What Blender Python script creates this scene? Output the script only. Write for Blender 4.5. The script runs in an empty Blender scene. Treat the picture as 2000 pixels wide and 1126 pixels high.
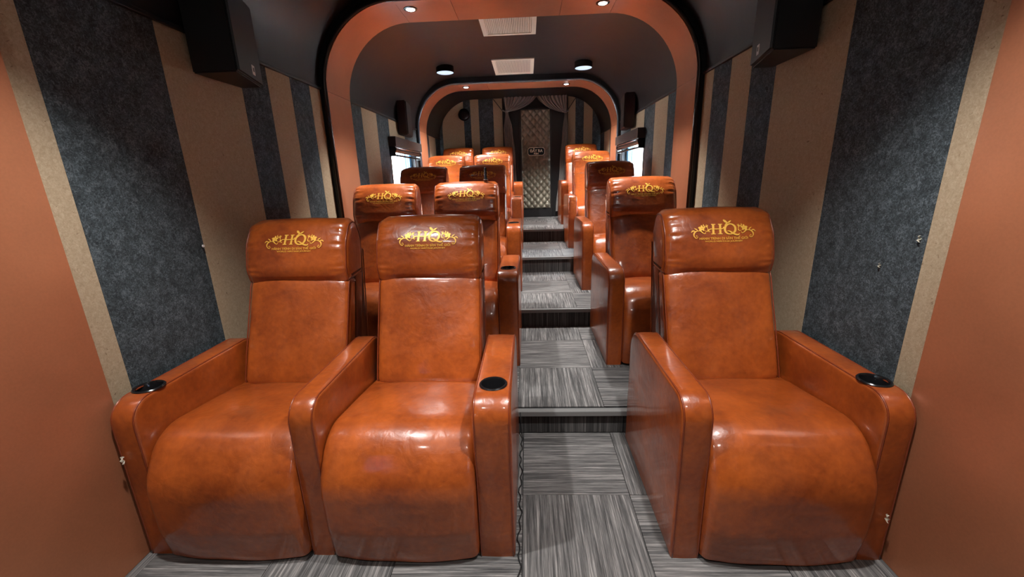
import bpy, bmesh, math, random
from mathutils import Vector, Matrix, noise
from mathutils.bvhtree import BVHTree
random.seed(7)
PI = math.pi
S = bpy.context.scene
C = S.collection

# ------------------------------------------------------------------ camera
F = 796.0
def _n(v): return Vector(v).normalized()
_dep = _n((30, -218, F)); _dn = _n((90, 2917, F)); _dn = (_dn - _dep * _dn.dot(_dep)).normalized()
_rt = _dn.cross(_dep)                    # world x, y, z axes written in image axes
def _w(v): v = Vector(v); return Vector((_rt.dot(v), _dep.dot(v), -_dn.dot(v)))
cx_, cy_, cz_ = _w((1, 0, 0)), _w((0, -1, 0)), _w((0, 0, -1))
cam = bpy.data.cameras.new('camera'); cam_o = bpy.data.objects.new('camera', cam); C.objects.link(cam_o)
cam.sensor_width = 36; cam.lens = 36 * F / 2000; cam.clip_start = .05
M4 = Matrix((cx_, cy_, cz_)).transposed().to_4x4(); M4.translation = (0, 0, 1.45)
cam_o.matrix_world = M4
S.camera = cam_o

# ------------------------------------------------------------------ world, exposure
W = bpy.data.worlds.new('daylight'); S.world = W; W.use_nodes = True
bg = W.node_tree.nodes['Background']; bg.inputs[0].default_value = (.80, .91, 1, 1); bg.inputs[1].default_value = 80.0
S.view_settings.view_transform = 'Standard'; S.view_settings.look = 'None'
S.view_settings.exposure = 0.0; S.view_settings.gamma = 1; S.view_settings.use_curve_mapping = False
S.cycles.max_bounces = 8

SPOT_W = {0: 190, 1: 310, 2: 230}     # arch downlights, watts, by arch
FILL_W = 9                              # unseen ceiling lamps added behind the viewer as soft fill
MID_W = 2

XL, XR, XC = -1.62, 1.356, -.132         # side walls, centre line
WT = 2.155                               # top of the striped walls
YF, YB = -3.2, 8.0
LV = [(YF, 0.0), (2.09, .153), (3.44, .322), (4.87, .513), (6.08, .696)]   # (front edge, height)

# ------------------------------------------------------------------ materials
def mat(name, col, rough=.5, metal=0, coat=0, spec=.5):
    m = bpy.data.materials.new(name); m.use_nodes = True
    b = m.node_tree.nodes['Principled BSDF']
    b.inputs['Base Color'].default_value = (*col, 1); b.inputs['Roughness'].default_value = rough
    b.inputs['Metallic'].default_value = metal; b.inputs['Coat Weight'].default_value = coat
    b.inputs['Specular IOR Level'].default_value = spec
    return m
def nd(m, typ, **kw):
    n = m.node_tree.nodes.new(typ)
    for k, v in kw.items():
        if k[0] == '_': setattr(n, k[1:], v)
        else: n.inputs[k.replace('#', ' ')].default_value = v
    return n
def ln(m, a, b): m.node_tree.links.new(a, b)
def ramp(m, fac, stops):
    r = m.node_tree.nodes.new('ShaderNodeValToRGB'); ln(m, fac, r.inputs[0])
    while len(r.color_ramp.elements) < len(stops): r.color_ramp.elements.new(.5)
    for e, (p, c) in zip(r.color_ramp.elements, stops): e.position = p; e.color = (*c, 1)
    return r.outputs[0]
def bump(m, h, s, d=.01, prev=None):
    b = nd(m, 'ShaderNodeBump', Strength=s, Distance=d); ln(m, h, b.inputs['Height'])
    if prev: ln(m, prev, b.inputs['Normal'])
    return b.outputs[0]
def P(m): return m.node_tree.nodes['Principled BSDF']

def leather(name, c1, c2, rough):
    m = mat(name, c1, rough, coat=.7); P(m).inputs['Coat Roughness'].default_value = .11
    tc = nd(m, 'ShaderNodeTexCoord')
    n1 = nd(m, 'ShaderNodeTexNoise', Scale=4.0, Detail=6.0, Roughness=.6); ln(m, tc.outputs['Object'], n1.inputs['Vector'])
    n2 = nd(m, 'ShaderNodeTexNoise', Scale=45.0, Detail=4.0); ln(m, tc.outputs['Object'], n2.inputs['Vector'])
    n3 = nd(m, 'ShaderNodeTexVoronoi', Scale=420.0); ln(m, tc.outputs['Object'], n3.inputs['Vector'])
    n4 = nd(m, 'ShaderNodeTexNoise', Scale=13.0, Detail=3.0, Distortion=.6); ln(m, tc.outputs['Object'], n4.inputs['Vector'])
    mx = nd(m, 'ShaderNodeMath', _operation='MULTIPLY_ADD'); ln(m, n2.outputs[0], mx.inputs[0]); mx.inputs[1].default_value = .35; ln(m, n1.outputs[0], mx.inputs[2])
    ln(m, ramp(m, mx.outputs[0], [(.45, c2), (.85, c1)]), P(m).inputs['Base Color'])
    b = bump(m, n4.outputs[0], .30, .012); b = bump(m, n3.outputs[0], .10, .0015, b); ln(m, b, P(m).inputs['Normal'])
    return m
def felt(name, cols, sc=32, spk=None):
    m = mat(name, cols[0], .92, spec=.25)
    tc = nd(m, 'ShaderNodeTexCoord')
    n1 = nd(m, 'ShaderNodeTexNoise', Scale=float(sc), Detail=12.0, Roughness=.78, Distortion=.5); ln(m, tc.outputs['Object'], n1.inputs['Vector'])
    n0 = nd(m, 'ShaderNodeTexNoise', Scale=95.0, Detail=5.0, Roughness=.6, Distortion=1.6); ln(m, tc.outputs['Object'], n0.inputs['Vector'])
    mx = nd(m, 'ShaderNodeMix', Factor=.55); ln(m, n1.outputs[0], mx.inputs[2]); ln(m, n0.outputs[0], mx.inputs[3]); n1 = mx
    out = ramp(m, n1.outputs[0], [(.40, cols[0]), (.5, cols[1]), (.61, cols[2])])
    if spk:
        n2 = nd(m, 'ShaderNodeTexNoise', Scale=70.0, Detail=3.0, Distortion=1.0); ln(m, tc.outputs['Object'], n2.inputs['Vector'])
        f = ramp(m, n2.outputs[0], [(.25, (1, 1, 1)), (.33, (0, 0, 0))])
        mm = nd(m, 'ShaderNodeMix', _data_type='RGBA'); ln(m, f, mm.inputs[0]); ln(m, out, mm.inputs[6]); mm.inputs[7].default_value = (*spk, 1); out = mm.outputs[2]
    ln(m, out, P(m).inputs['Base Color'])
    ln(m, bump(m, n1.outputs[0], .5, .006), P(m).inputs['Normal'])
    return m
def carpet(name, k=1.0):
    m = mat(name, (.2, .2, .2), .95, spec=.15)
    tc = nd(m, 'ShaderNodeTexCoord'); oi = nd(m, 'ShaderNodeObjectInfo')
    mp = nd(m, 'ShaderNodeMapping'); mp.inputs['Scale'].default_value = (95, 2.6, 1); ln(m, tc.outputs['Object'], mp.inputs['Vector'])
    n1 = nd(m, 'ShaderNodeTexNoise', _noise_dimensions='4D', Scale=1.0, Detail=5.0, Roughness=.75, Distortion=.15); ln(m, mp.outputs[0], n1.inputs['Vector'])
    mu = nd(m, 'ShaderNodeMath', _operation='MULTIPLY'); ln(m, oi.outputs['Random'], mu.inputs[0]); mu.inputs[1].default_value = 60; ln(m, mu.outputs[0], n1.inputs['W'])
    a = [(.33, (.035 * k, .034 * k, .036 * k)), (.46, (.12 * k, .117 * k, .115 * k)), (.55, (.22 * k, .21 * k, .205 * k)), (.68, (.47 * k, .45 * k, .43 * k))]
    ln(m, ramp(m, n1.outputs[0], a), P(m).inputs['Base Color'])
    ln(m, bump(m, n1.outputs[0], .6, .004), P(m).inputs['Normal'])
    return m
def brushed(name, col, rough, metal):
    m = mat(name, col, rough, metal)
    tc = nd(m, 'ShaderNodeTexCoord')
    n1 = nd(m, 'ShaderNodeTexNoise', Scale=2.2, Detail=4.0); ln(m, tc.outputs['Object'], n1.inputs['Vector'])
    n2 = nd(m, 'ShaderNodeTexNoise', Scale=130.0, Detail=2.0); ln(m, tc.outputs['Object'], n2.inputs['Vector'])
    mx = nd(m, 'ShaderNodeMath', _operation='MULTIPLY_ADD'); ln(m, n2.outputs[0], mx.inputs[0]); mx.inputs[1].default_value = .3; ln(m, n1.outputs[0], mx.inputs[2])
    ln(m, ramp(m, mx.outputs[0], [(.4, tuple(c * .82 for c in col)), (.9, tuple(min(1, c * 1.15) for c in col))]), P(m).inputs['Base Color'])
    ln(m, bump(m, n1.outputs[0], .12, .03), P(m).inputs['Normal'])
    return m
def emis(name, col, s):
    m = mat(name, (0, 0, 0)); P(m).inputs['Emission Color'].default_value = (*col, 1); P(m).inputs['Emission Strength'].default_value = s
    return m
LEA = leather('orange_brown_leather', (.43, .092, .014), (.20, .036, .007), .32)
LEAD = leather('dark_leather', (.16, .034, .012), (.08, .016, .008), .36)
PIPE = mat('leather_piping', (.20, .035, .010), .3, coat=.4)
BLKF = felt('charcoal_felt', [(.022, .029, .033), (.050, .064, .072), (.13, .16, .18)], 20)
TANF = felt('tan_felt', [(.36, .275, .175), (.42, .325, .215), (.49, .39, .27)], 60, (.20, .13, .08))
COPPER = brushed('copper_laminate', (.45, .172, .085), .33, .3)
CEIL = brushed('black_ceiling', (.015, .0125, .013), .40, 0)
CARP = carpet('striped_carpet', .80); CARP_SHADE = carpet('striped_carpet_shaded', .38)  # riser copy of the carpet is darkened for the shade under the nosings
GRAYM = mat('grey_nosing', (.17, .17, .165), .5); BLK = mat('black_paint', (.010, .010, .011), .45)
BEAD = mat('black_gloss_bead', (.035, .027, .024), .22, .3); BEAD_LIT = mat('lit_gloss_bead', (.20, .23, .27), .25, .5)  # second bead is the same black bead, lightened for light on the far arch
GLOSSB = mat('black_plastic', (.008, .008, .009), .22)
GOLD = mat('gold_embroidery', (.86, .47, .07), .42, .25)
WHITEP = mat('cream_plastic', (.82, .79, .67), .45); WHITE = mat('white_label', (.8, .8, .8), .5)
GREYD = mat('grey_grille', (.36, .34, .28), .6)
LENS = emis('lamp_lens', (.95, .97, 1), 14); DISC = emis('lamp_diffuser', (.66, .80, 1), 1.15)
STEEL = mat('steel', (.6, .6, .62), .25, 1); MAROON = mat('maroon_black_cabinet', (.030, .014, .016), .5)
CURT = mat('grey_satin_curtain', (.30, .265, .245), .32); P(CURT).inputs['Sheen Weight'].default_value = .3
TUFT = mat('grey_gold_leather', (.26, .235, .18), .30, .25, coat=.3)
GLASS = mat('window_glass', (1, 1, 1), .02); P(GLASS).inputs['Transmission Weight'].default_value = 1; P(GLASS).inputs['IOR'].default_value = 1.02
SEAM = mat('dark_seam', (.09, .025, .015), .7)
BLUE_LIT = mat('daylit_blue_reveal', (.10, .28, .50), .5)  # blue daylight on the window reveals and bar, put into their colour
GREENW = emis('sign_letters', (.75, .85, .70), .55)

# ------------------------------------------------------------------ mesh helpers
def link(name, me, m=None, parent=None, kind=None, label=None):
    o = bpy.data.objects.new(name, me); C.objects.link(o)
    if m and me and len(me.materials) == 0: me.materials.append(m)
    if parent: o.parent = parent
    if kind: o['kind'] = kind
    if label: o['label'] = label
    return o
def bm_mesh(bm, name, smooth=False, angle=None):
    bmesh.ops.recalc_face_normals(bm, faces=bm.faces)
    me = bpy.data.meshes.new(name); bm.to_mesh(me); bm.free()
    if smooth:
        for p in me.polygons: p.use_smooth = True
        if angle: 
            try: me.set_sharp_from_angle(angle=angle)
            except Exception: pass
    return me
def add_box(bm, lo, hi, bev=0):
    vs = [bm.verts.new((x, y, z)) for z in (lo[2], hi[2]) for y in (lo[1], hi[1]) for x in (lo[0], hi[0])]
    fs = [bm.faces.new([vs[i] for i in f]) for f in ((0, 2, 3, 1), (4, 5, 7, 6), (0, 1, 5, 4), (2, 6, 7, 3), (0, 4, 6, 2), (1, 3, 7, 5))]
    if bev:
        es = list({e for f in fs for e in f.edges}); bmesh.ops.bevel(bm, geom=es, offset=bev, segments=2, affect='EDGES', profile=.5)
def box(name, lo, hi, m, parent=None, kind=None, bev=0, label=None):
    bm = bmesh.new(); add_box(bm, lo, hi, bev); return link(name, bm_mesh(bm, name), m, parent, kind, label)
def tube_bm(bm, pts, r, seg=6, closed=False):
    n = len(pts); rings = []; pts = [Vector(p) for p in pts]; prev = None
    for i, p in enumerate(pts):
        a = pts[(i - 1) % n] if (closed or i > 0) else p; b = pts[(i + 1) % n] if (closed or i < n - 1) else p
        t = (b - a).normalized()
        if prev is None:
            u = t.orthogonal().normalized()
        else:
            u = (prev - t * prev.dot(t)).normalized()
        prev = u; v = t.cross(u)
        rr = r(i / (n - 1)) if callable(r) else r
        rings.append([bm.verts.new(p + (u * math.cos(2 * PI * k / seg) + v * math.sin(2 * PI * k / seg)) * rr) for k in range(seg)])
    for i in range(n if closed else n - 1):
        A, B = rings[i], rings[(i + 1) % n]
        for k in range(seg): bm.faces.new((A[k], A[(k + 1) % seg], B[(k + 1) % seg], B[k]))
    if not closed: bm.faces.new(rings[0][::-1]); bm.faces.new(rings[-1])
def lathe_bm(bm, prof, c=(0, 0, 0), seg=28, axis='z'):
    rings = []
    for r, z in prof:
        rings.append([bm.verts.new((c[0] + r * math.cos(2 * PI * k / seg), c[1] + r * math.sin(2 * PI * k / seg), c[2] + z) if axis == 'z' else
                                   (c[0] + r * math.cos(2 * PI * k / seg), c[1] + z, c[2] + r * math.sin(2 * PI * k / seg))) for k in range(seg)])
    for A, B in zip(rings, rings[1:]):
        for k in range(seg): bm.faces.new((A[k], A[(k + 1) % seg], B[(k + 1) % seg], B[k]))
    bm.faces.new(rings[0]); bm.faces.new(rings[-1])
def roundpoly(pts, seg=6):
    out = []; n = len(pts)
    for i in range(n):
        p = Vector(pts[i][:2]); r = pts[i][2] if len(pts[i]) > 2 else 0
        a = (Vector(pts[i - 1][:2]) - p); b = (Vector(pts[(i + 1) % n][:2]) - p)
        if r <= 0: out.append(p); continue
        ang = a.angle(b); d = min(r / math.tan(ang / 2), a.length * .49, b.length * .49); r2 = d * math.tan(ang / 2)
        a.normalize(); b.normalize(); c = p + (a + b).normalized() * (r2 / math.sin(ang / 2))
        s = p + a * d - c; e = p + b * d - c; tot = s.angle(e); sg = 1 if s.x * e.y - s.y * e.x > 0 else -1
        for k in range(seg + 1):
            t = sg * tot * k / seg; out.append(c + Vector((s.x * math.cos(t) - s.y * math.sin(t), s.x * math.sin(t) + s.y * math.cos(t))))
    return out
def resample(pts, mx):
    out = []
    for a, b in zip(pts, pts[1:] + pts[:1]):
        k = max(1, math.ceil((b - a).length / mx))
        for i in range(k): out.append(a.lerp(b, i / k))
    return out
def loft(prof, x0, x1, r=.02, nx=14, bulge=0, mask=None, mx=.03, wob=0, seed=0, pucker=0, k=4):
    pts = resample([Vector(p) for p in prof], mx); n = len(pts)
    area = sum(a.x * b.y - a.y * b.x for a, b in zip(pts, pts[1:] + pts[:1]))
    nr = []
    for i in range(n):
        t = (pts[(i + 1) % n] - pts[i - 1]).normalized(); nr.append(Vector((t.y, -t.x)) * (1 if area > 0 else -1))
    st = []
    for i in range(k): th = PI / 2 * i / k; st.append((r * (1 - math.cos(th)), r * (1 - math.sin(th))))
    w = x1 - x0; X = [(x0 + d, ins) for d, ins in st] + [(x0 + r + (w - 2 * r) * i / nx, 0) for i in range(nx + 1)] + [(x1 - d, ins) for d, ins in reversed(st)]
    bm = bmesh.new(); rings = []; acc = 0; L = []
    for i in range(n): L.append(acc); acc += (pts[(i + 1) % n] - pts[i]).length
    for x, ins in X:
        u = (x - x0) / w; ring = []; e = min(x - x0, x1 - x)
        for i, p in enumerate(pts):
            off = -ins
            m = mask(p) if mask else 1
            off += bulge * m * (1 - abs(2 * u - 1) ** 2.6)
            if wob: off += wob * noise.noise(Vector((x * 5 + seed, p.x * 5, p.y * 5))) * min(1, e / .05)
            if pucker and 0 < e < .09: off += pucker * m * math.sin(e / .09 * PI) * (noise.noise(Vector((seed, L[i] * 48, e * 5))) - .25)
            q = p + nr[i] * off; ring.append(bm.verts.new((x, q.x, q.y)))
        rings.append(ring)
    for A, B in zip(rings, rings[1:]):
        for i in range(n): bm.faces.new((A[i], A[(i + 1) % n], B[(i + 1) % n], B[i]))
    bm.faces.new(rings[0]); bm.faces.new(rings[-1])
    return bm, pts
def loftm(name, prof, x0, x1, **kw):
    bm, pts = loft(prof, x0, x1, **kw); return bm_mesh(bm, name, True, math.radians(50)), pts
def text_mesh(s, size, font_scale_x=1, bold=0):
    cu = bpy.data.curves.new('t', 'FONT'); cu.body = s; cu.size = size; cu.align_x = 'CENTER'; cu.offset = bold; cu.resolution_u = 3
    o = bpy.data.objects.new('t', cu); C.objects.link(o); bpy.context.view_layer.update()
    me = bpy.data.meshes.new_from_object(o.evaluated_get(bpy.context.evaluated_depsgraph_get()))
    vs = [v.co.copy() for v in me.vertices]; fs = [tuple(p.vertices) for p in me.polygons]
    bpy.data.objects.remove(o); bpy.data.curves.remove(cu)
    return [Vector((v.x * font_scale_x, v.y)) for v in vs], fs

def thing(name, label, cat, loc=(0, 0, 0), group=None):
    o = bpy.data.objects.new(name, None); C.objects.link(o); o.location = loc; o.empty_display_size = .1
    o['label'] = label; o['category'] = cat
    if group: o['group'] = group
    return o
def copy_tree(o, parent=None):
    c = o.copy(); C.objects.link(c); c.parent = parent
    for ch in [x for x in C.objects if x.parent == o]: copy_tree(ch, c)
    return c

# ------------------------------------------------------------------ floor: stepped platforms with carpet tiles
floor = box('floor', (XL - .2, YF, -.12), (XR + .2, YB + .1, -.006), BLK, kind='structure')
tile_cache = {}
def tile(parent, x0, x1, y0, y1, z, turn):
    w, d = round(x1 - x0, 3), round(y1 - y0, 3)
    if w < .02 or d < .02: return
    key = (w, d, turn)
    if key not in tile_cache:
        bm = bmesh.new(); a, b = (d, w) if turn else (w, d)
        add_box(bm, (-a / 2 + .0012, -b / 2 + .0012, -.006), (a / 2 - .0012, b / 2 - .0012, 0), .0012); tile_cache[key] = bm_mesh(bm, 'carpet_tile')
    o = link('carpet_tile', tile_cache[key], CARP, parent); o.location = ((x0 + x1) / 2, (y0 + y1) / 2, z)
    if turn: o.rotation_euler = (0, 0, PI / 2)
for i, (y0, z) in enumerate(LV):
    y1 = LV[i + 1][0] if i < 4 else YB
    par = floor
    if i:
        par = box('platform', (XL, y0 + .012, 0), (XR, YB, z - .006), BLK, floor)
        zp = LV[i - 1][1]
        box('riser_carpet', (XL, y0 + .004, zp), (XR, y0 + .014, z - .03), CARP_SHADE, par)
        bm = bmesh.new(); add_box(bm, (XL, y0 - .022, z - .034), (XR, y0 + .016, z - .001), .004); link('step_nosing', bm_mesh(bm, 'step_nosing'), GRAYM, par)
    ox = .45 if i == 0 else .42
    oy = {0: 1.607, 1: 2.62, 2: 3.93, 3: 5.35, 4: 6.56}[i]
    s0 = y0 + (.017 if i else 0)
    kx = range(-5, 3); ky = range(-12, 6)
    for a in kx:
        xa, xb = max(XL, ox + a * .5), min(XR, ox + a * .5 + .5)
        if xb <= xa: continue
        for b in ky:
            ya, yb = max(s0, oy + b * .5), min(y1, oy + b * .5 + .5)
            if yb <= ya: continue
            if i and ya == s0 and yb - ya < .03: continue
            tile(par, xa, xb, ya, yb, z, (a + b) % 2 == 1)

# ------------------------------------------------------------------ side walls with felt panels
WIN = (5.03, 6.12, 1.02, 1.90)           # y0, y1, z0, z1
WIN0 = (-1.25, -.95, 1.02, 1.90)  # unseen short windows added behind the viewer for cool daylight fill
def side_wall(name, x, sgn, stripes):
    bm = bmesh.new(); xa, xb = sorted((x - sgn * .001, x - sgn * .11))
    z0, z1 = WIN[2:]; a0, a1, y0, y1 = WIN0[0], WIN0[1], WIN[0], WIN[1]
    for lo, hi in (((YF, 0), (a0, 3.0)), ((a1, 0), (y0, 3.0)), ((y1, 0), (YB, 3.0)), ((a0, 0), (a1, z0)), ((a0, z1), (a1, 3.0)), ((y0, 0), (y1, z0)), ((y0, z1), (y1, 3.0))):
        add_box(bm, (xa, lo[0], lo[1]), (xb, hi[0], hi[1]))
    wl = link(name, bm_mesh(bm, name), BLK, None, 'structure')
    for a, b, c in stripes:
        m = TANF if c == 't' else BLKF; th = .0045 if c == 't' else .004
        bm = bmesh.new(); xs = sorted((x - sgn * .002, x + sgn * th))
        segs = []
        if b <= y0 or a >= y1: segs = [(a, b, 0, WT)]
        else:
            if a < y0: segs.append((a, y0, 0, WT))
            if b > y1: segs.append((y1, b, 0, WT))
            lo, hi = max(a, y0), min(b, y1); segs += [(lo, hi, 0, z0), (lo, hi, z1 + .03, WT)]
        for p, q, r, s in segs: add_box(bm, (xs[0], p + .001, r), (xs[1], q - .001, s))
        link('felt_panel', bm_mesh(bm, 'felt_panel'), m, wl, label='tan felt panel' if c == 't' else 'charcoal felt panel')
    return wl
ST = [(-3.1, -1.5, 'b'), (-.3, .4, 't'), (1.30, 1.428, 't'), (1.428, 1.958, 'b'), (1.958, 2.485, 't'), (2.485, 2.748, 'b'), (2.748, 3.013, 't'), (3.013, 3.278, 'b'), (3.278, 3.44, 't'),
      (3.88, 4.26, 'b'), (4.26, 4.67, 't'), (4.67, 5.07, 'b'), (5.07, 5.69, 't'), (5.69, 6.3, 'b'), (6.73, 7.1, 'b'), (7.1, 7.6, 't'), (7.6, 8.0, 'b')]
wall_l = side_wall('wall_left', XL, 1, ST)
wall_r = side_wall('wall_right', XR, -1, ST)
for s, wl, x in ((1, wall_l, XL), (-1, wall_r, XR)):
    for a, b in ((1.3, 3.44), (3.88, 6.3), (6.73, 8.0)):
        bm = bmesh.new(); xs = sorted((x - s * .002, x + s * .022)); add_box(bm, (xs[0], a, WT), (xs[1], b, WT + .02), .004)
        link('ledge', bm_mesh(bm, 'ledge'), BLK, wl)

# ceiling shell: coved profile, thick
def arch_pts(dx, top, r, zb, n=14):
    hw = (XR - XL) / 2 - dx; out = [(XC - hw, zb)]
    for k in range(n + 1):
        t = PI - PI / 2 * k / n; out.append((XC - hw + r + r * math.cos(t), top - r + r * math.sin(t)))
    for k in range(n + 1):
        t = PI / 2 - PI / 2 * k / n; out.append((XC + hw - r + r * math.cos(t), top - r + r * math.sin(t)))
    out.append((XC + hw, zb)); return out
def strip_solid(bm, inner, outer, y0, y1):
    R = []
    for pl, y in ((inner, y0), (inner, y1), (outer, y1), (outer, y0)): R.append([bm.verts.new((x, y, z)) for x, z in pl])
    for a in range(4):
        A, B = R[a], R[(a + 1) % 4]
        for i in range(len(inner) - 1): bm.faces.new((A[i], A[i + 1], B[i + 1], B[i]))
    for e in (0, -1): bm.faces.new([R[a][e] for a in range(4)])
bm = bmesh.new(); strip_solid(bm, arch_pts(0, 2.83, .66, WT + .02), arch_pts(-.15, 3.0, .7, WT + .02), YF, YB + .1)
ceiling = link('ceiling', bm_mesh(bm, 'ceiling', True, math.radians(40)), CEIL, None, 'structure')

# front wall behind the viewer and rear wall
box('wall_front', (XL - .2, YF - .15, -.1), (XR + .2, YF, 3.0), BLKF, kind='structure')
wall_b = box('wall_back', (XL - .2, YB + .02, -.1), (XR + .2, YB + .15, 3.0), BLK, kind='structure')
def flat_panel(name, pts, y, th, m, parent, label=None):
    bm = bmesh.new(); a = [bm.verts.new((x, y - th, z)) for x, z in pts]; b = [bm.verts.new((x, y + .003, z)) for x, z in pts]
    bm.faces.new(a); bm.faces.new(b[::-1])
    for i in range(len(a)): bm.faces.new((a[i], a[(i + 1) % len(a)], b[(i + 1) % len(a)], b[i]))
    return link(name, bm_mesh(bm, name), m, parent, label=label)
yb = YB + .02
def arcpts(cx, cz, r, a0, a1, n=10): return [(cx + r * math.cos(math.radians(a0 + (a1 - a0) * k / n)), cz + r * math.sin(math.radians(a0 + (a1 - a0) * k / n))) for k in range(n + 1)]
flat_panel('felt_panel', [(-1.62, .7), (-1.40, .7), (-1.40, 2.90), (-1.62, 2.90)], yb, .004, BLKF, wall_b, 'charcoal felt panel')
def tan_curve(x0, x1, rr, flip):
    # panel rounded at its outer top corner
    pts = [(x0, .7), (x1, .7), (x1, 2.885)] if not flip else [(x1, 2.885 - rr), (x1, .7), (x0, .7), (x0, 2.885)]
    if not flip: pts += arcpts(x0 + rr, 2.885 - rr, rr, 90, 180)
    else: pts += arcpts(x1 - rr, 2.885 - rr, rr, 90, 0)[:-1]
    return pts
flat_panel('felt_panel', [(-1.148, .7), (-1.148, 2.885)] + arcpts(-1.0, 2.33, .555, 105, 180) + [(-1.555, .7)], yb, .007, TANF, wall_b, 'tan felt panel with a curved top corner')
for a, b, c in ((-1.148, -1.02, 'b'), (-1.02, -.868, 't'), (-.868, -.60, 'b'), (-.60, -.435, 't'), (.76, .895, 't'), (.895, 1.045, 'b'), (1.205, 1.356, 'b')):
    flat_panel('felt_panel', [(a, .7), (b, .7), (b, 2.885), (a, 2.885)], yb, .005, TANF if c == 't' else BLKF, wall_b, 'tan felt panel' if c == 't' else 'charcoal felt panel')
flat_panel('felt_panel', tan_curve(1.045, 1.205, .13, True), yb, .006, TANF, wall_b, 'tan felt panel with a curved top corner')

# ------------------------------------------------------------------ copper arches
AR = [(.70, 1.325), (3.445, 3.88), (6.30, 6.73)]
def arch(i, y0, y1):
    par = None
    prof = arch_pts(.06 if i else .03, 2.735, .59, 0.0, 16)
    outp = arch_pts(-.05, 2.86, .66, 0.0, 16)
    bm = bmesh.new(); strip_solid(bm, arch_pts(.052 if i else .022, 2.743, .59, 0, 16), outp, y0 + .004, y1 - .003)
    root = link('trim_%d' % (i + 1), bm_mesh(bm, 'arch', True, math.radians(40)), BLK, None, 'structure')
    root['label'] = 'black-edged copper arch'
    # copper lining in separate sheets: two legs, two corners, a crown in three sheets
    n = len(prof); cuts = [(0, 1), (1, 17), (18, n - 2), (n - 2, n - 1)]
    def sheet(pl):
        bm = bmesh.new(); q = []
        # trim the ends slightly for open seams
        pl = [Vector(p) for p in pl]; pl[0] = pl[0].lerp(pl[1], min(.5, .0015 / max(1e-6, (pl[1] - pl[0]).length))); pl[-1] = pl[-1].lerp(pl[-2], min(.5, .0015 / max(1e-6, (pl[-1] - pl[-2]).length)))
        c = Vector((XC, 1.4)); 
        out = []
        for k, p in enumerate(pl):
            t = (pl[min(k + 1, len(pl) - 1)] - pl[max(k - 1, 0)]).normalized(); nn = Vector((-t.y, t.x))
            if nn.dot(c - p) > 0: nn = -nn
            out.append(p + nn * .012)
        strip_solid(bm, [tuple(p) for p in pl], [tuple(p) for p in out], y0, y1)
        link('copper_panel', bm_mesh(bm, 'copper_panel', True, math.radians(40)), COPPER, root)
    sheet(prof[0:2]); sheet(prof[1:18]); 
    xs = [prof[17][0], -.55, .29, prof[18][0]]
    for a, b in zip(xs, xs[1:]): sheet([(a, 2.735), (b, 2.735)])
    sheet(prof[18:n - 1]); sheet(prof[n - 2:n])
    if i:
        bm = bmesh.new(); tube_bm(bm, [(x, y0 + .002, z) for x, z in arch_pts(.045, 2.75, .59, 0.0, 24)], .017, 8)
        link('edge_bead', bm_mesh(bm, 'edge_bead', True), BEAD if i == 1 else BEAD_LIT, root)
    return root
for i, (a, b) in enumerate(AR): arch(i, a, b)

def spot(i, x, y, label):
    t = thing('recessed_spotlight', label, 'spotlight', (x, y, 2.735), 'recessed spotlights in the copper arches')
    bm = bmesh.new(); lathe_bm(bm, [(.034, .004), (.036, -.006), (.052, -.004), (.054, .001), (.054, .004)]); link('rim', bm_mesh(bm, 'rim', True, .6), GLOSSB, t)
    bm = bmesh.new(); lathe_bm(bm, [(.001, -.012), (.022, -.011), (.033, -.0065), (.033, -.001)]); link('lens', bm_mesh(bm, 'lens', True), LENS, t)
    L = bpy.data.lights.new('spot_beam', 'SPOT'); L.energy = SPOT_W[i]; L.spot_size = math.radians((88, 80, 112)[i]); L.spot_blend = (.6, .85, .6)[i]; L.shadow_soft_size = .035; L.color = (1, .975, .95)
    o = bpy.data.objects.new('light_source', L); C.objects.link(o); o.parent = t; o.location = (0, 0, -.03)
    return t
spot(0, XC - .75, 1.02, 'recessed spotlight in the copper arch over the front row, left side'); spot(0, XC + .75, 1.02, 'recessed spotlight in the copper arch over the front row, right side')
spot(1, -.883, 3.60, 'bright recessed spotlight in the underside of the large near arch, left side'); spot(1, .611, 3.66, 'bright recessed spotlight in the underside of the large near arch, right side')
spot(2, -.867, 6.47, 'small recessed spotlight in the underside of the far arch, left side'); spot(2, .591, 6.52, 'small recessed spotlight in the underside of the far arch, right side')

def ceil_lamp(x, y, label, w, g='cylinder ceiling lamps'):
    t = thing('ceiling_lamp', label, 'lamp', (x, y, 2.83), g)
    bm = bmesh.new(); lathe_bm(bm, [(.108, 0), (.112, -.004), (.112, -.072), (.106, -.075), (.104, -.070), (.001, -.070)], seg=36); link('housing', bm_mesh(bm, 'housing', True, .6), GLOSSB, t)
    bm = bmesh.new(); lathe_bm(bm, [(.001, -.080), (.09, -.079), (.105, -.074), (.105, -.069)], seg=36); link('diffuser', bm_mesh(bm, 'diffuser', True), DISC, t)
    L = bpy.data.lights.new('lamp_beam', 'AREA'); L.shape = 'DISK'; L.size = .2; L.energy = w; L.color = (1, .95, .90)
    o = bpy.data.objects.new('light_source', L); C.objects.link(o); o.parent = t; o.location = (0, 0, -.084)
ceil_lamp(-1.02, 5.69, 'round black ceiling lamp with pale disc, left of the far vent', MID_W)
ceil_lamp(.735, 5.74, 'round black ceiling lamp with pale disc, right of the far vent', MID_W)
ceil_lamp(-.75, -.5, 'round black ceiling lamp added out of view above the front as fill, left side', FILL_W); ceil_lamp(.5, -.5, 'round black ceiling lamp added out of view above the front as fill, right side', FILL_W)  # this pair is out of view, added to fill the front seats and floor
#ceil_lamp(-.75, 7.45, 'round black ceiling lamp in the rear bay, left side', MID_W * 3); ceil_lamp(.5, 7.45, 'round black ceiling lamp in the rear bay, right side', MID_W * 3)

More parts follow.
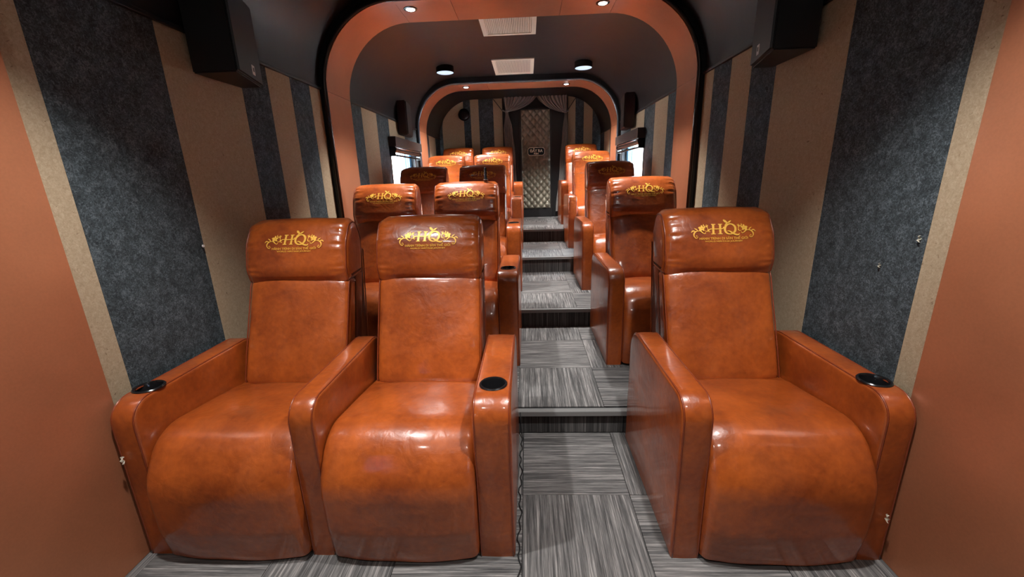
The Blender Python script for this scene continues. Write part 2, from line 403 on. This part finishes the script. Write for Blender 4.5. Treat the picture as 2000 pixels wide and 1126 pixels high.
# ------------------------------------------------------------------ ceiling vents
def vent(y0, y1, label, cross):
    t = thing('ceiling_vent', label, 'vent', (-.15, (y0 + y1) / 2, 2.83), 'cream ceiling vents'); d = (y1 - y0) / 2; w = .26
    bm = bmesh.new(); f = .045
    for lo, hi in (((-w, -d), (-w + f, d)), ((w - f, -d), (w, d)), ((-w + f, -d), (w - f, -d + f)), ((-w + f, d - f), (w - f, d))): add_box(bm, (*lo, -.014), (*hi, .004), .003)
    link('frame', bm_mesh(bm, 'frame'), WHITEP, t)
    bm = bmesh.new(); add_box(bm, (-w + f, -d + f, .0), (w - f, d - f, .004)); link('backing', bm_mesh(bm, 'backing'), GREYD if not cross else BLK, t)
    bm = bmesh.new(); n = 26
    for k in range(n): x = -w + f + (2 * (w - f)) * (k + .5) / n; add_box(bm, (x - .0052, -d + f, -.009), (x + .0052, d - f, -.001))
    if cross:
        for k in range(30): y = -d + f + 2 * (d - f) * (k + .5) / 30; add_box(bm, (-w + f, y - .003, -.006), (w - f, y + .003, -.002))
    link('grille', bm_mesh(bm, 'grille'), WHITEP, t, 'stuff')
vent(3.90, 4.59, 'cream ceiling vent with egg-crate grille, just behind the large arch', True)
vent(5.46, 6.20, 'cream ceiling vent with fine slats, between the two ceiling lamps', False)

# ------------------------------------------------------------------ windows with blinds
def window(n, x, s, WW=WIN, nm=''):
    y0, y1, z0, z1 = WW; X = lambda a, b: sorted((x - s * a, x - s * b))
    w = bpy.data.objects.new('window_%d' % n, None); C.objects.link(w); w.location = (0, 0, 0); w['kind'] = 'structure'
    bm = bmesh.new(); a, b = X(-.008, .05); f = .035
    add_box(bm, (a, y0 - .03, z0 - .03), (b, y0 + .012, z1)); add_box(bm, (a, y1 - .012, z0 - .03), (b, y1 + .03, z1)); add_box(bm, (a, y0 + .012, z0 - .03), (b, y1 - .012, z0 + .012))
    link('window_frame', bm_mesh(bm, 'window_frame'), BLK, w)
    bm = bmesh.new(); a, b = X(.05, .105)
    add_box(bm, (a, y0 + .005, z0), (b, y0 + .03, z1)); add_box(bm, (a, y1 - .10, z0), (b, y1 - .005, z1)); add_box(bm, (a, y0 + .03, z0), (b, y1 - .1, z0 + .03))
    link('window_reveal', bm_mesh(bm, 'window_reveal'), BLUE_LIT, w)
    a, b = X(.075, .081); box('window_pane', (a, y0 + .03, z0 + .03), (b, y1 - .1, z1), GLASS, w)
    a, b = X(.07, .09); box('window_bar', (a, y1 - .24, z0 + .03), (b, y1 - .215, z1), BLUE_LIT, w)
    # blind: box, roller, rail
    bl = thing('roller_blind', 'black roller blind rolled up in its box above the %s%s window' % (nm, 'left' if s > 0 else 'right'), 'blind', (x, (y0 + y1) / 2, z1), 'rolled-up window blinds')
    hy = (y1 - y0) / 2 + .06; XX = lambda a, b: sorted((-s * a, -s * b))
    a, b = XX(-.012, -.10); bm = bmesh.new(); add_box(bm, (a, -hy, -.06), (b, hy, .05), .004); link('blind_box', bm_mesh(bm, 'blind_box'), mat('dark_wood', (.035, .028, .026), .5), bl)
    bm = bmesh.new(); tube_bm(bm, [(s * .05, -hy + .04, -.095), (s * .05, hy - .04, -.095)], .030, 12); link('blind_roll', bm_mesh(bm, 'blind_roll', True, .6), BLK, bl)
    bm = bmesh.new(); tube_bm(bm, [(s * .085, -hy + .05, -.075), (s * .085, hy - .05, -.075)], .006, 8); link('front_rail', bm_mesh(bm, 'front_rail', True), STEEL, bl)
    bm = bmesh.new(); tube_bm(bm, [(s * .05, -hy + .05, -.155), (s * .05, hy - .05, -.155)], .012, 8); link('bottom_bar', bm_mesh(bm, 'bottom_bar', True), GLOSSB, bl)
    for e in (-1, 1):
        bm = bmesh.new(); add_box(bm, (min(0, s * .075), e * (hy - .03) - .008, -.17), (max(0, s * .075), e * (hy - .03) + .008, -.055)); tube_bm(bm, [(s * .05, e * (hy - .03) - .014, -.095), (s * .05, e * (hy - .03) + .014, -.095)], .04, 14)
        link('end_bracket', bm_mesh(bm, 'end_bracket'), GLOSSB, bl)
    L = bpy.data.lights.new('window_portal', 'AREA'); L.shape = 'RECTANGLE'; L.size = .86; L.size_y = y1 - y0
    L.cycles.is_portal = True
    o = bpy.data.objects.new('window_portal', L); C.objects.link(o); o.location = (x - s * .10, (y0 + y1) / 2, (z0 + z1) / 2); o.rotation_euler = (PI / 2, 0, -s * PI / 2); 
window(1, XL, 1); window(2, XR, -1); window(3, XL, 1, WIN0, 'front '); window(4, XR, -1, WIN0, 'front ')  # last two windows and their blinds are unseen, added to let in fill light
box('ground', (-60, -60, -1.3), (60, 60, -1.2), mat('ground', (.25, .24, .22), .9), kind='structure')

# ------------------------------------------------------------------ recliners
ARM_H = .68
arm_prof = roundpoly([(0, 0, 0), (0, ARM_H, .085), (.745, ARM_H, .12), (.765, 0, 0)], 8)
seat_prof = roundpoly([(-.022, .012, .012), (-.046, .16, .2), (-.050, .37, .22), (.060, .54, .19), (.30, .515, .3), (.62, .475, .03), (.62, .30, .02), (.10, .02, .02)], 9)
back_prof = roundpoly([(.525, .47, .03), (.580, .62, .2), (.670, .84, .2), (.722, .968, .035), (.82, .968, .02), (.66, .46, .02)], 6)
head_prof = roundpoly([(.712, .948, .028), (.692, 1.03, .10), (.728, 1.165, .16), (.800, 1.262, .085), (.90, 1.266, .06), (.945, 1.15, .05), (.905, .955, .03)], 9)
shell_prof = roundpoly([(.64, .12, .01), (.66, .47, .02), (.82, 1.00, .02), (.90, 1.12, .02), (.955, 1.10, .02), (.79, .12, .02)], 5)
def side_piping(bm, pts, x, inset, r, sel):
    ch = [p for p in pts if sel(p)]
    tube_bm(bm, [(x, p[0], p[1]) for p in ch], r, 5)
SW = .585; BW = .535
def seat_front(p): return 1.0 if p.x < .5 and p.y > .02 else 0.0
seat_me, _ = loftm('seat_cushion', seat_prof, -SW / 2, SW / 2, r=.030, bulge=.018, mask=seat_front, wob=.006, seed=3, nx=18, mx=.022)
def bf(p): return max(0, min(1, (.74 - p.x) / .05)) if p.y > .5 else .3
back_me, back_pts = loftm('backrest', back_prof, -BW / 2 + .004, BW / 2 - .004, r=.030, bulge=.028, mask=lambda p: 1.0 if p.x < .5 + .40 * (p.y - .45) + .06 else 0, wob=.006, seed=9, nx=16, mx=.025)
head_me, head_pts = loftm('headrest', head_prof, -BW / 2, BW / 2, r=.045, k=6, bulge=.012, mask=lambda p: 1.0 if p.x < .92 and p.y > .99 else .2, wob=.005, seed=5, nx=18, mx=.016, pucker=.010)
shell_me, _ = loftm('back_shell', shell_prof, -BW / 2 + .012, BW / 2 - .012, r=.012, nx=4, k=2)
def pipe_mesh(name, paths, r=.0035):
    bm = bmesh.new()
    for p in paths: tube_bm(bm, p, r, 5)
    return bm_mesh(bm, name, True)
def prof_path(prof, x, off, y_ok):
    pts = resample([Vector(p) for p in prof], .03); n = len(pts); out = []
    for i, p in enumerate(pts):
        t = (pts[(i + 1) % n] - pts[i - 1]).normalized(); area = 1
        if y_ok(p): out.append((p, Vector((t.y, -t.x))))
    A = sum(a.x * b.y - a.y * b.x for a, b in zip(pts, pts[1:] + pts[:1])); sg = 1 if A > 0 else -1
    return [(x, (p + n_ * sg * off).x, (p + n_ * sg * off).y) for p, n_ in out]
def order_from(path):   # start the open chain at its largest gap
    best, bi = -1, 0
    for i in range(len(path)):
        d = (Vector(path[i]) - Vector(path[i - 1])).length
        if d > best: best, bi = d, i
    return path[bi:] + path[:bi]
bsel = lambda p: p.x < .5 + .40 * (p.y - .45) + .06
back_pipe = [pipe_mesh('piping', [order_from(prof_path(back_prof, s * (BW / 2 - .008), -.0035, bsel))]) for s in (-1, 1)]
head_pipe = [pipe_mesh('piping', [order_from(prof_path(head_prof, s * (BW / 2 - .009), -.016, lambda p: p.y > .955))]) for s in (-1, 1)]
shell_pipe = [pipe_mesh('piping', [[(s * (BW / 2 - .012), .802, .16), (s * (BW / 2 - .012), .956, 1.09)]]) for s in (-1, 1)]
def arm_mesh(w, cup):
    me, _ = loftm('armrest', arm_prof, -w / 2, w / 2, r=.011, nx=4, mx=.04, wob=.0015, k=3, bulge=.004)
    if not cup: return me
    o = link('tmp', me); bm = bmesh.new(); lathe_bm(bm, [(.0445, -.075), (.0445, .05)], (0, .135, ARM_H), 28); c = link('cut', bm_mesh(bm, 'cut'))
    md = o.modifiers.new('b', 'BOOLEAN'); md.object = c; md.operation = 'DIFFERENCE'; md.solver = 'EXACT'
    bpy.context.view_layer.update()
    r = bpy.data.meshes.new_from_object(o.evaluated_get(bpy.context.evaluated_depsgraph_get())); r.name = 'armrest'
    for p in r.polygons: p.use_smooth = True
    r.set_sharp_from_angle(angle=math.radians(50))
    bpy.data.objects.remove(o); bpy.data.objects.remove(c); return r
arm_cache = {}
bmc = bmesh.new(); lathe_bm(bmc, [(.001, -.070), (.040, -.070), (.0425, -.064), (.0435, .001), (.046, .006), (.051, .0065), (.0545, .003), (.0545, -.001), (.0444, -.001), (.0442, -.073), (.001, -.074)], seg=32)
cup_me = bm_mesh(bmc, 'cup_holder', True, .6)
def arm(parent, x0, x1, cup):
    w = round(x1 - x0, 3); key = (w, cup)
    if key not in arm_cache:
        me = arm_mesh(w, cup)
        pp = [pipe_mesh('piping', [prof_path(arm_prof, s * (w / 2 - .0075), .0005, lambda p: True)], .0034) for s in (-1, 1)]
        arm_cache[key] = (me, pp)
    me, pp = arm_cache[key]
    a = link('armrest', me, LEA, parent); a.location = ((x0 + x1) / 2, 0, 0)
    for p_ in pp: link('piping', p_, PIPE, a)
    if cup: c = link('cup_holder', cup_me, GLOSSB, a); c.location = (0, .135, ARM_H + .003); c['label'] = 'round black cup holder'

# emblem on the headrest ------------------------------------------------
lv, lf = [], []
def ribbon(pts, w):
    n = len(pts); pts = [Vector(p) for p in pts]; b = len(lv)
    for i, p in enumerate(pts):
        t = (pts[min(i + 1, n - 1)] - pts[max(i - 1, 0)]); t = t.normalized() if t.length > 0 else Vector((1, 0)); nn = Vector((-t.y, t.x))
        ww = (w(i / (n - 1)) if callable(w) else w) / 2
        lv.append(p + nn * ww); lv.append(p - nn * ww)
    for i in range(n - 1): lf.append((b + 2 * i, b + 2 * i + 1, b + 2 * i + 3, b + 2 * i + 2))
def bez(p0, p1, p2, p3, n=10):
    p0, p1, p2, p3 = map(Vector, (p0, p1, p2, p3))
    return [p0 * (1 - t) ** 3 + p1 * 3 * t * (1 - t) ** 2 + p2 * 3 * t * t * (1 - t) + p3 * t ** 3 for t in [k / n for k in range(n + 1)]]
def blob(cx, cy, a, b, ang):
    s = len(lv); n = 8
    for k in range(n):
        t = 2 * PI * k / n; x, y = a * math.cos(t), b * math.sin(t); lv.append(Vector((cx + x * math.cos(ang) - y * math.sin(ang), cy + x * math.sin(ang) + y * math.cos(ang))))
    lf.append(tuple(range(s, s + n)))
# units: millimetres, emblem 310 wide, centred
tap = lambda w: (lambda t: w * (1 - .75 * t))
mid = lambda w: (lambda t: w * (.35 + .65 * math.sin(PI * min(1, max(0, t)))))
for x in (-48, -14):      # H stems with serifs
    ribbon([(x - 1.5, -18), (x + 2.5, 30)], 10.5)
    ribbon([(x - 12, -19.5), (x + 9, -19.5)], 4.5); ribbon([(x - 7, 31.5), (x + 14, 31.5)], 4.5)
ribbon(bez((-72, -2), (-66, 14), (-52, 6), (-30, 7)) + bez((-30, 7), (-12, 8), (2, 4), (4, 18))[1:], 4.5)
ribbon(bez((-72, -2), (-73, -9), (-66, -10), (-65, -5), 5), 3)
q = [(34 + 26 * math.cos(t) + 3 * math.sin(t), 5.5 + 27 * math.sin(t)) for t in [2 * PI * k / 26 for k in range(27)]]
ribbon(q, lambda t: 6.0 + 5.0 * abs(math.cos(2 * PI * t)))
ribbon(bez((18, -6), (30, 4), (40, -22), (66, -26), 10) + bez((66, -26), (72, -27), (76, -23), (77, -18), 5)[1:], lambda t: 3 + 6 * math.sin(PI * t))
ribbon(bez((12, 27), (18, 30), (22, 36), (25, 43), 7), mid(7)); ribbon(bez((26, 40), (18, 44), (12, 50), (8, 55), 7), mid(12)); ribbon(bez((25, 39), (34, 40), (38, 46), (46, 50), 7), mid(8)); ribbon(bez((8, 27), (14, 24), (20, 32), (28, 40), 7), mid(4))
for sx in (-1, 1):
    c = lambda *p: [(sx * a + 2 * 0, b) for a, b in p]
    def R(a, b, d, e, w, n=10): ribbon(bez(*c(a, b, d, e), n), w)
    R((118, -2), (140, 2), (154, -22), (140, -38), mid(7)); R((140, -38), (130, -46), (122, -34), (130, -28), tap(5)); R((130, -28), (134, -25), (137, -31), (133, -33), 2.5, 6)
    R((118, -2), (108, 0), (104, -12), (96, -16), mid(6)); R((96, -16), (88, -19), (84, -10), (90, -7), tap(4.5))
    R((126, -2), (128, 10), (136, 6), (140, 14), mid(5)); R((136, -6), (146, 2), (152, 0), (157, -10), mid(6)); R((118, 0), (112, 8), (114, 12), (122, 16), mid(5))
    R((78, 32), (84, 20), (76, 22), (74, 6), mid(5)); R((74, 6), (73, -8), (88, -8), (88, 2), tap(5.5)); R((82, 22), (92, 20), (96, 28), (92, 34), mid(5)); R((72, 30), (74, 22), (78, 20), (84, 18), mid(5))
    for k in range(5):
        an = PI / 2 + k * 2 * PI / 5; blob(sx * 103 + 9.5 * math.cos(an), 12 + 9 * math.sin(an), 8, 5.5, an)
v, f = text_mesh('HÀNH TRÌNH DI SẢN THẾ GIỚI', 20.5, 1.0, .35); b = len(lv)
wd = max(p.x for p in v) - min(p.x for p in v); lv += [Vector((p.x * 236 / wd, p.y * .86 - 50)) for p in v]; lf += [tuple(i + b for i in q_) for q_ in f]
v, f = text_mesh('WORLD HERITAGE JOURNEY', 14, 1.0, .2); b = len(lv)
wd = max(p.x for p in v) - min(p.x for p in v); lv += [Vector((p.x * 184 / wd, p.y * .85 - 64)) for p in v]; lf += [tuple(i + b for i in q_) for q_ in f]
bvh = BVHTree.FromPolygons([v_.co.copy() for v_ in head_me.vertices], [tuple(p.vertices) for p in head_me.polygons])
lme = bpy.data.meshes.new('emblem'); vv = []
for p in lv:
    x, z = p.x * .00096, 1.175 + p.y * .00084
    h = bvh.ray_cast(Vector((x, 0, z)), Vector((0, 1, 0)))[0]; vv.append((x, (h.y if h else .68) - .0032, z))
lme.from_pydata(vv, [], lf); lme.update()

def recliner(name, label, seats, arms, loc, group):
    t = thing(name, label, 'recliner', loc, group)
    x0, x1 = arms[0][0], arms[-1][1]
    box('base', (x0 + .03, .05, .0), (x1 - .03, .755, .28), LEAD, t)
    for a in arms: arm(t, *a)
    for sx in seats:
        o = link('seat_cushion', seat_me, LEA, t); o.location.x = sx
        o = link('backrest', back_me, LEA, t); o.location.x = sx; [link('piping', q_, PIPE, o) for q_ in back_pipe]
        o = link('headrest', head_me, LEA, t); o.location.x = sx; [link('piping', q_, PIPE, o) for q_ in head_pipe]; e = link('emblem', lme, GOLD, o); e['label'] = 'gold embroidered emblem'; e.location.x = .008
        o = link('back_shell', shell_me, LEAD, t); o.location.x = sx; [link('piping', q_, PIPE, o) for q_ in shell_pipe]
    return t
ROWF = [1.28, 2.66, 4.02, 5.44, 6.62]
ORD = ['front row', 'second row', 'third row', 'fourth row', 'rearmost row']
EXT = ['standing on the lowest floor', 'on the first step', 'on the second step beside the window', 'on the third step beside the window', 'on the top level before the curtain']
d0 = recliner('double_recliner', 'x', [-1.187, -.508], [(-1.578, -1.478, True), (-.898, -.798, False), (-.218, -.075, True)], (0, ROWF[0], 0), 'two-seat recliners left of the aisle')
s0 = recliner('single_recliner', 'x', [.928], [(.528, .640, False), (1.218, 1.322, True)], (0, ROWF[0], 0), 'single recliners right of the aisle')
for k in range(5):
    for src, side in ((d0, 'two-seat'), (s0, 'single')):
        o = src if k == 0 else copy_tree(src)
        o.location = (0, ROWF[k], LV[k][1])
        o['label'] = 'orange-brown leather %s recliner in the %s, %s' % (side, ORD[k], EXT[k])

# ------------------------------------------------------------------ wall speakers
def speaker(x, s, y0, y1, z0, z1, label, d0=.25, d1=.145, m=BLK, plate=True):
    t = thing('wall_speaker', label, 'speaker', (x, y0, z0), 'black wall speakers')
    h = z1 - z0; L = y1 - y0
    bm = bmesh.new(); pts = [(.03, 0), (d0, 0), (d1, L), (.03, L)]
    a = [bm.verts.new((s * p, q, 0)) for p, q in pts]; b = [bm.verts.new((s * p, q, h)) for p, q in pts]
    bm.faces.new(a[::-1]); bm.faces.new(b)
    for i in range(4): bm.faces.new((a[i], a[(i + 1) % 4], b[(i + 1) % 4], b[i]))
    bmesh.ops.bevel(bm, geom=list(bm.edges), offset=.006, segments=2, affect='EDGES')
    link('cabinet', bm_mesh(bm, 'cabinet'), m, t)
    # front grille lies on the slanted face
    bm = bmesh.new(); dv = Vector((s * (d1 - d0), L)); ln_ = dv.length; dv.normalize(); nn = Vector((s * abs(dv.y), s * -dv.x * 1)) if True else None
    nn = Vector((dv.y, -dv.x)); nn = nn if nn.x * s > 0 else -nn
    P0 = Vector((s * d0, 0)) + dv * .012; P1 = Vector((s * d0, 0)) + dv * (ln_ - .012)
    q = [P0 - nn * .004, P1 - nn * .004, P1 + nn * .010, P0 + nn * .010]
    a = [bm.verts.new((p.x, p.y, .012)) for p in q]; b = [bm.verts.new((p.x, p.y, h - .012)) for p in q]
    bm.faces.new(a[::-1]); bm.faces.new(b)
    for i in range(4): bm.faces.new((a[i], a[(i + 1) % 4], b[(i + 1) % 4], b[i]))
    link('front_grille', bm_mesh(bm, 'front_grille'), BLK, t)
    if plate:
        for nm, hw, z, mm, o_ in (('badge', .019, .055, WHITE, .0125), ('badge_mark', .008, .057, BLK, .0135)):
            bm = bmesh.new(); c = Vector((s * d0, 0)) + dv * (ln_ * .60) + nn * o_
            q = [c - dv * hw - nn * .004, c + dv * hw - nn * .004, c + dv * hw, c - dv * hw]
            a = [bm.verts.new((p.x, p.y, z - hw * 1.2)) for p in q]; b = [bm.verts.new((p.x, p.y, z + hw * 1.2)) for p in q]
            bm.faces.new(a[::-1]); bm.faces.new(b)
            for i in range(4): bm.faces.new((a[i], a[(i + 1) % 4], b[(i + 1) % 4], b[i]))
            link(nm, bm_mesh(bm, nm), mm, t)
    box('wall_bracket', (min(0, s * .035), L * .35, h * .4), (max(0, s * .035), L * .65, h * .6), BLK, t)
speaker(XL, 1, 2.095, 2.447, 1.975, 2.37, 'large black speaker on the left wall above the second row, white square badge')
speaker(XR, -1, 2.121, 2.47, 1.975, 2.40, 'large black speaker on the right wall above the second row, white square badge', .228, .142)
speaker(XL, 1, 5.36, 5.72, 2.0, 2.40, 'dark speaker on the left wall above the left window', .14, .10, MAROON, False)
speaker(XR, -1, 5.42, 5.80, 2.0, 2.40, 'dark speaker on the right wall above the right window', .15, .11, MAROON, False)
t = thing('round_speaker', 'round black speaker high on the back wall, on the left curved panel', 'speaker', (-1.135, yb - .008, 2.575))
bm = bmesh.new(); lathe_bm(bm, [(.10, .0), (.103, -.01), (.103, -.05), (.095, -.056), (.088, -.05), (.001, -.046)], axis='y', seg=32); link('housing', bm_mesh(bm, 'housing', True, .6), GLOSSB, t)
bm = bmesh.new(); lathe_bm(bm, [(.001, -.056), (.05, -.054), (.086, -.050), (.086, -.044)], axis='y', seg=32); link('grille', bm_mesh(bm, 'grille', True), BLK, t)

# ------------------------------------------------------------------ tufted door with its sign
door = box('door_1', (-.13, yb - .035, .70), (.46, yb - .004, 2.66), BLK, kind='structure', bev=.004)
x0, x1, z0, z1 = -.098, .432, .86, 2.625; pw, ph = .118, .136
nx, nz = 56, 170; bm = bmesh.new(); grid = []
def tuft(x, z):
    u, w = (x - x0) / pw, (z - z0) / ph; a, b = (u + w), (u - w)
    fa, fb = abs(math.sin(PI * a / 1.0 / 1)), abs(math.sin(PI * b))
    h = .042 * (fa * fb) ** .5
    e = min(x - x0, x1 - x, z - z0, z1 - z); return h * min(1, e / .02)
for j in range(nz + 1):
    grid.append([bm.verts.new((x0 + (x1 - x0) * i / nx, yb - .037 - tuft(x0 + (x1 - x0) * i / nx, z0 + (z1 - z0) * j / nz), z0 + (z1 - z0) * j / nz)) for i in range(nx + 1)])
for j in range(nz):
    for i in range(nx): bm.faces.new((grid[j][i], grid[j][i + 1], grid[j + 1][i + 1], grid[j + 1][i]))
r = bmesh.ops.extrude_edge_only(bm, edges=[e for e in bm.edges if e.is_boundary])
for g in r['geom']:
    if isinstance(g, bmesh.types.BMVert): g.co.y = yb - .030
link('tufted_panel', bm_mesh(bm, 'tufted_panel', True), TUFT, door, label='grey-gold diamond-tufted leather panel')
bm = bmesh.new(); k = 0
for j in range(1, 30):
    for i in range(0, 14):
        if (i + j) % 2: continue
        x, z = x0 + i * pw / 2, z0 + j * ph / 2
        if x0 + .02 < x < x1 - .02 and z0 + .02 < z < z1 - .02: lathe_bm(bm, [(.001, -.005), (.006, -.003), (.007, .0)], (x, yb - .040, z), 6, 'y')
link('tufting_buttons', bm_mesh(bm, 'tufting_buttons'), TUFT, door)
# sign plaque: black stadium with a pale outline
def stadium(hw, hh, r, n=6):
    return roundpoly([(-hw, -hh, r), (hw, -hh, r), (hw, hh, r), (-hw, hh, r)], n)
def plate(name, hw, hh, r, y0_, y1_, m, parent):
    bm = bmesh.new(); pts = stadium(hw, hh, r); a = [bm.verts.new((p.x, y0_, p.y)) for p in pts]; b = [bm.verts.new((p.x, y1_, p.y)) for p in pts]
    bm.faces.new(a); bm.faces.new(b[::-1])
    for i in range(len(a)): bm.faces.new((a[i], a[(i + 1) % len(a)], b[(i + 1) % len(a)], b[i]))
    o = link(name, bm_mesh(bm, name), m, parent); o.location = (.172, 0, 1.895); return o
sg = plate('sign_plaque', .158, .072, .05, yb - .086, yb - .045, WHITEP, door); sg['label'] = 'black rounded sign with a pale outline and lettering'
s2 = plate('sign_face', .149, .063, .044, yb - .089, yb - .08, GLOSSB, sg); s2.location = (0, 0, 0)
lvv, lff = [], []
for txt, sz, wdt, zz in (('ĐẨY RA', .07, .235, -.012), ('PUSH', .035, .085, -.050)):
    v, f = text_mesh(txt, sz, 1, .0022); b = len(lvv); wd = max(p.x for p in v) - min(p.x for p in v)
    lvv += [(p.x * wdt / wd, yb - .0905, p.y + zz) for p in v]; lff += [tuple(i + b for i in q_) for q_ in f]
me = bpy.data.meshes.new('lettering'); me.from_pydata(lvv, [], lff); link('lettering', me, WHITEP, sg)

# ------------------------------------------------------------------ swagged curtains round the door
cur = thing('door_curtain', 'grey satin curtain with a swagged valance framing the tufted back door', 'curtain', (.165, yb - .06, 2.88))
def swag(xa, xb, tx, tz, name, sd):
    bm = bmesh.new(); nu, nt = 90, 20; g = []
    for i in range(nu + 1):
        u = i / nu; row = []; x_top = xa + (xb - xa) * u
        for j in range(nt + 1):
            t = j / nt
            px = x_top + (tx - x_top) * t ** 1.15
            sag = .10 * math.sin(PI * t) * u
            zt = 2.875 + .006 * math.sin(u * 60)
            zend = tz + .02 * (1 - u)
            pz = zt + (zend - zt) * (t ** (.62 if u > .0 else 1)) - sag * .35
            amp = .042 * (1 - .65 * t); ph_ = u * 2 * PI * 9 + sd + 1.2 * math.sin(u * 7)
            row.append(bm.verts.new((px - .165, -.03 - amp * (abs(math.sin(ph_ / 2)) * 1.6 - .8 + .35 * noise.noise(Vector((u * 14, t * 4, sd)))) - .03 * math.sin(PI * t), pz - 2.88)))
        g.append(row)
    for i in range(nu):
        for j in range(nt): bm.faces.new((g[i][j], g[i + 1][j], g[i + 1][j + 1], g[i][j + 1]))
    me = bm_mesh(bm, name, True); return link(name, me, CURT, cur)
swag(-.40, .20, -.34, 2.585, 'valance_swag', 0); swag(.735, .18, .70, 2.535, 'valance_swag', 1.7)
def drape(path, name, folds):
    # path: (z, x_left, x_right)
    bm = bmesh.new(); nu = 64; g = []
    for z, a, b in path:
        g.append([bm.verts.new((a + (b - a) * i / nu - .165, -.02 - .018 * math.sin(i / nu * 2 * PI * folds + z * .6), z - 2.88)) for i in range(nu + 1)])
    for A, B in zip(g, g[1:]):
        for i in range(nu): bm.faces.new((A[i], A[i + 1], B[i + 1], B[i]))
    me = bm_mesh(bm, name, True); return link(name, me, CURT, cur)
def interp(keys, n=26):
    out = []
    for k in range(n + 1):
        z = keys[0][0] + (keys[-1][0] - keys[0][0]) * k / n
        for A, B in zip(keys, keys[1:]):
            if B[0] <= z <= A[0]:
                t = (A[0] - z) / (A[0] - B[0]); t = t * t * (3 - 2 * t); out.append((z, A[1] + (B[1] - A[1]) * t, A[2] + (B[2] - A[2]) * t)); break
    return out
drape(interp([(2.86, -.405, -.32), (2.60, -.375, -.325), (2.3, -.41, -.25), (1.8, -.40, -.21), (.75, -.36, -.17)]), 'side_drape', 6)
drape(interp([(2.86, .66, .735), (2.53, .685, .735), (2.2, .645, .75), (1.6, .60, .72), (.80, .53, .60)]), 'side_drape', 5)
for pts in ([(-.42, 0, 2.62), (-.36, -.07, 2.585), (-.30, -.05, 2.60)], [(.76, 0, 2.58), (.71, -.07, 2.54), (.65, -.05, 2.56)]):
    bm = bmesh.new(); tube_bm(bm, [(p[0] - .165, p[1], p[2] - 2.88) for p in pts], .012, 8); link('tie_band', bm_mesh(bm, 'tie_band', True), CURT, cur)
for xa, xb, za, zb in ((-.435, -.60, 2.62, 2.83), (.76, .90, 2.60, 2.80)):
    bm = bmesh.new(); tube_bm(bm, [(xa - .165, -.02, za - 2.88), (xb - .165, .03, zb - 2.88)], .006, 6); link('tie_cord', bm_mesh(bm, 'tie_cord', True), BLK, cur)

# ------------------------------------------------------------------ small things
def tagged(o, label, cat, group=None):
    o['label'] = label; o['category'] = cat
    if group: o['group'] = group
bm = bmesh.new(); pts = []
for k in range(40):
    y = 2.05 - k * .024; pts.append((-.062 + .006 * math.sin(k * 1.7) + .004 * math.sin(k * .6), y, .0035))
tube_bm(bm, [(-.066, 2.066, .15), (-.064, 2.07, .05)] + pts[1:] , .003, 6)
tagged(link('cable', bm_mesh(bm, 'cable', True), BLK), 'thin black cable lying along the aisle side of the front two-seat recliner', 'cable')
def pin(x, y, z, s, label):
    t = thing('wall_screw', label, 'screw', (x, y, z)); bm = bmesh.new(); tube_bm(bm, [(-s * .002, 0, 0), (s * .012, 0, 0)], .003, 8); link('shank', bm_mesh(bm, 'shank', True, .6), STEEL, t)
    bm = bmesh.new(); tube_bm(bm, [(s * .011, 0, 0), (s * .016, 0, 0)], .0065, 10); link('head', bm_mesh(bm, 'head', True, .6), WHITE, t)
pin(XL + .0045, 1.936, 1.169, 1, 'small white screw in the left wall at the edge of the wide dark stripe')
def scrap(x, y, z, s, label, sc=1.0):
    bm = bmesh.new(); n = 6; g = []
    for i in range(n):
        g.append([bm.verts.new((x + s * (.004 + .008 * noise.noise(Vector((i * .9, j * 1.1, x)))), y + (j - 1.5) * .006 * sc + .004 * math.sin(i * 2.1), z - i * .009 * sc)) for j in range(4)])
    for A, B in zip(g, g[1:]):
        for j in range(3): bm.faces.new((A[j], A[j + 1], B[j + 1], B[j]))
    bmesh.ops.solidify(bm, geom=list(bm.faces), thickness=.0015)
    tagged(link('paper_scrap', bm_mesh(bm, 'paper_scrap'), WHITEP), label, 'scrap')
scrap(XL + .064, 1.262, .475, 1, 'torn white scrap stuck to the left copper wall beside the front armrest', .65)
scrap(XR - .064, 1.262, .225, -1, 'torn white scrap stuck to the right copper wall beside the front armrest', .65)
scrap(XR - .006, 1.452, 1.215, -1, 'small white fleck on the right wall near the tan stripe', .5)
scrap(XR - .006, 1.587, 1.09, -1, 'small white fleck low on the wide dark stripe of the right wall', .35)
t = thing('slim_bottle', 'slim glossy black bottle-shaped object standing on a second-row headrest', 'bottle', (-.345, ROWF[1] + .82, LV[1][1] + 1.272))
bm = bmesh.new(); lathe_bm(bm, [(.016, 0), (.019, .004), (.019, .016), (.013, .022), (.011, .03), (.010, .10), (.006, .108), (.001, .11)], seg=16); link('body', bm_mesh(bm, 'body', True, .8), GLOSSB, t)
bm = bmesh.new(); lathe_bm(bm, [(.0195, .008), (.0205, .010), (.0205, .013), (.0195, .015)], seg=16); link('ring', bm_mesh(bm, 'ring', True), STEEL, t)
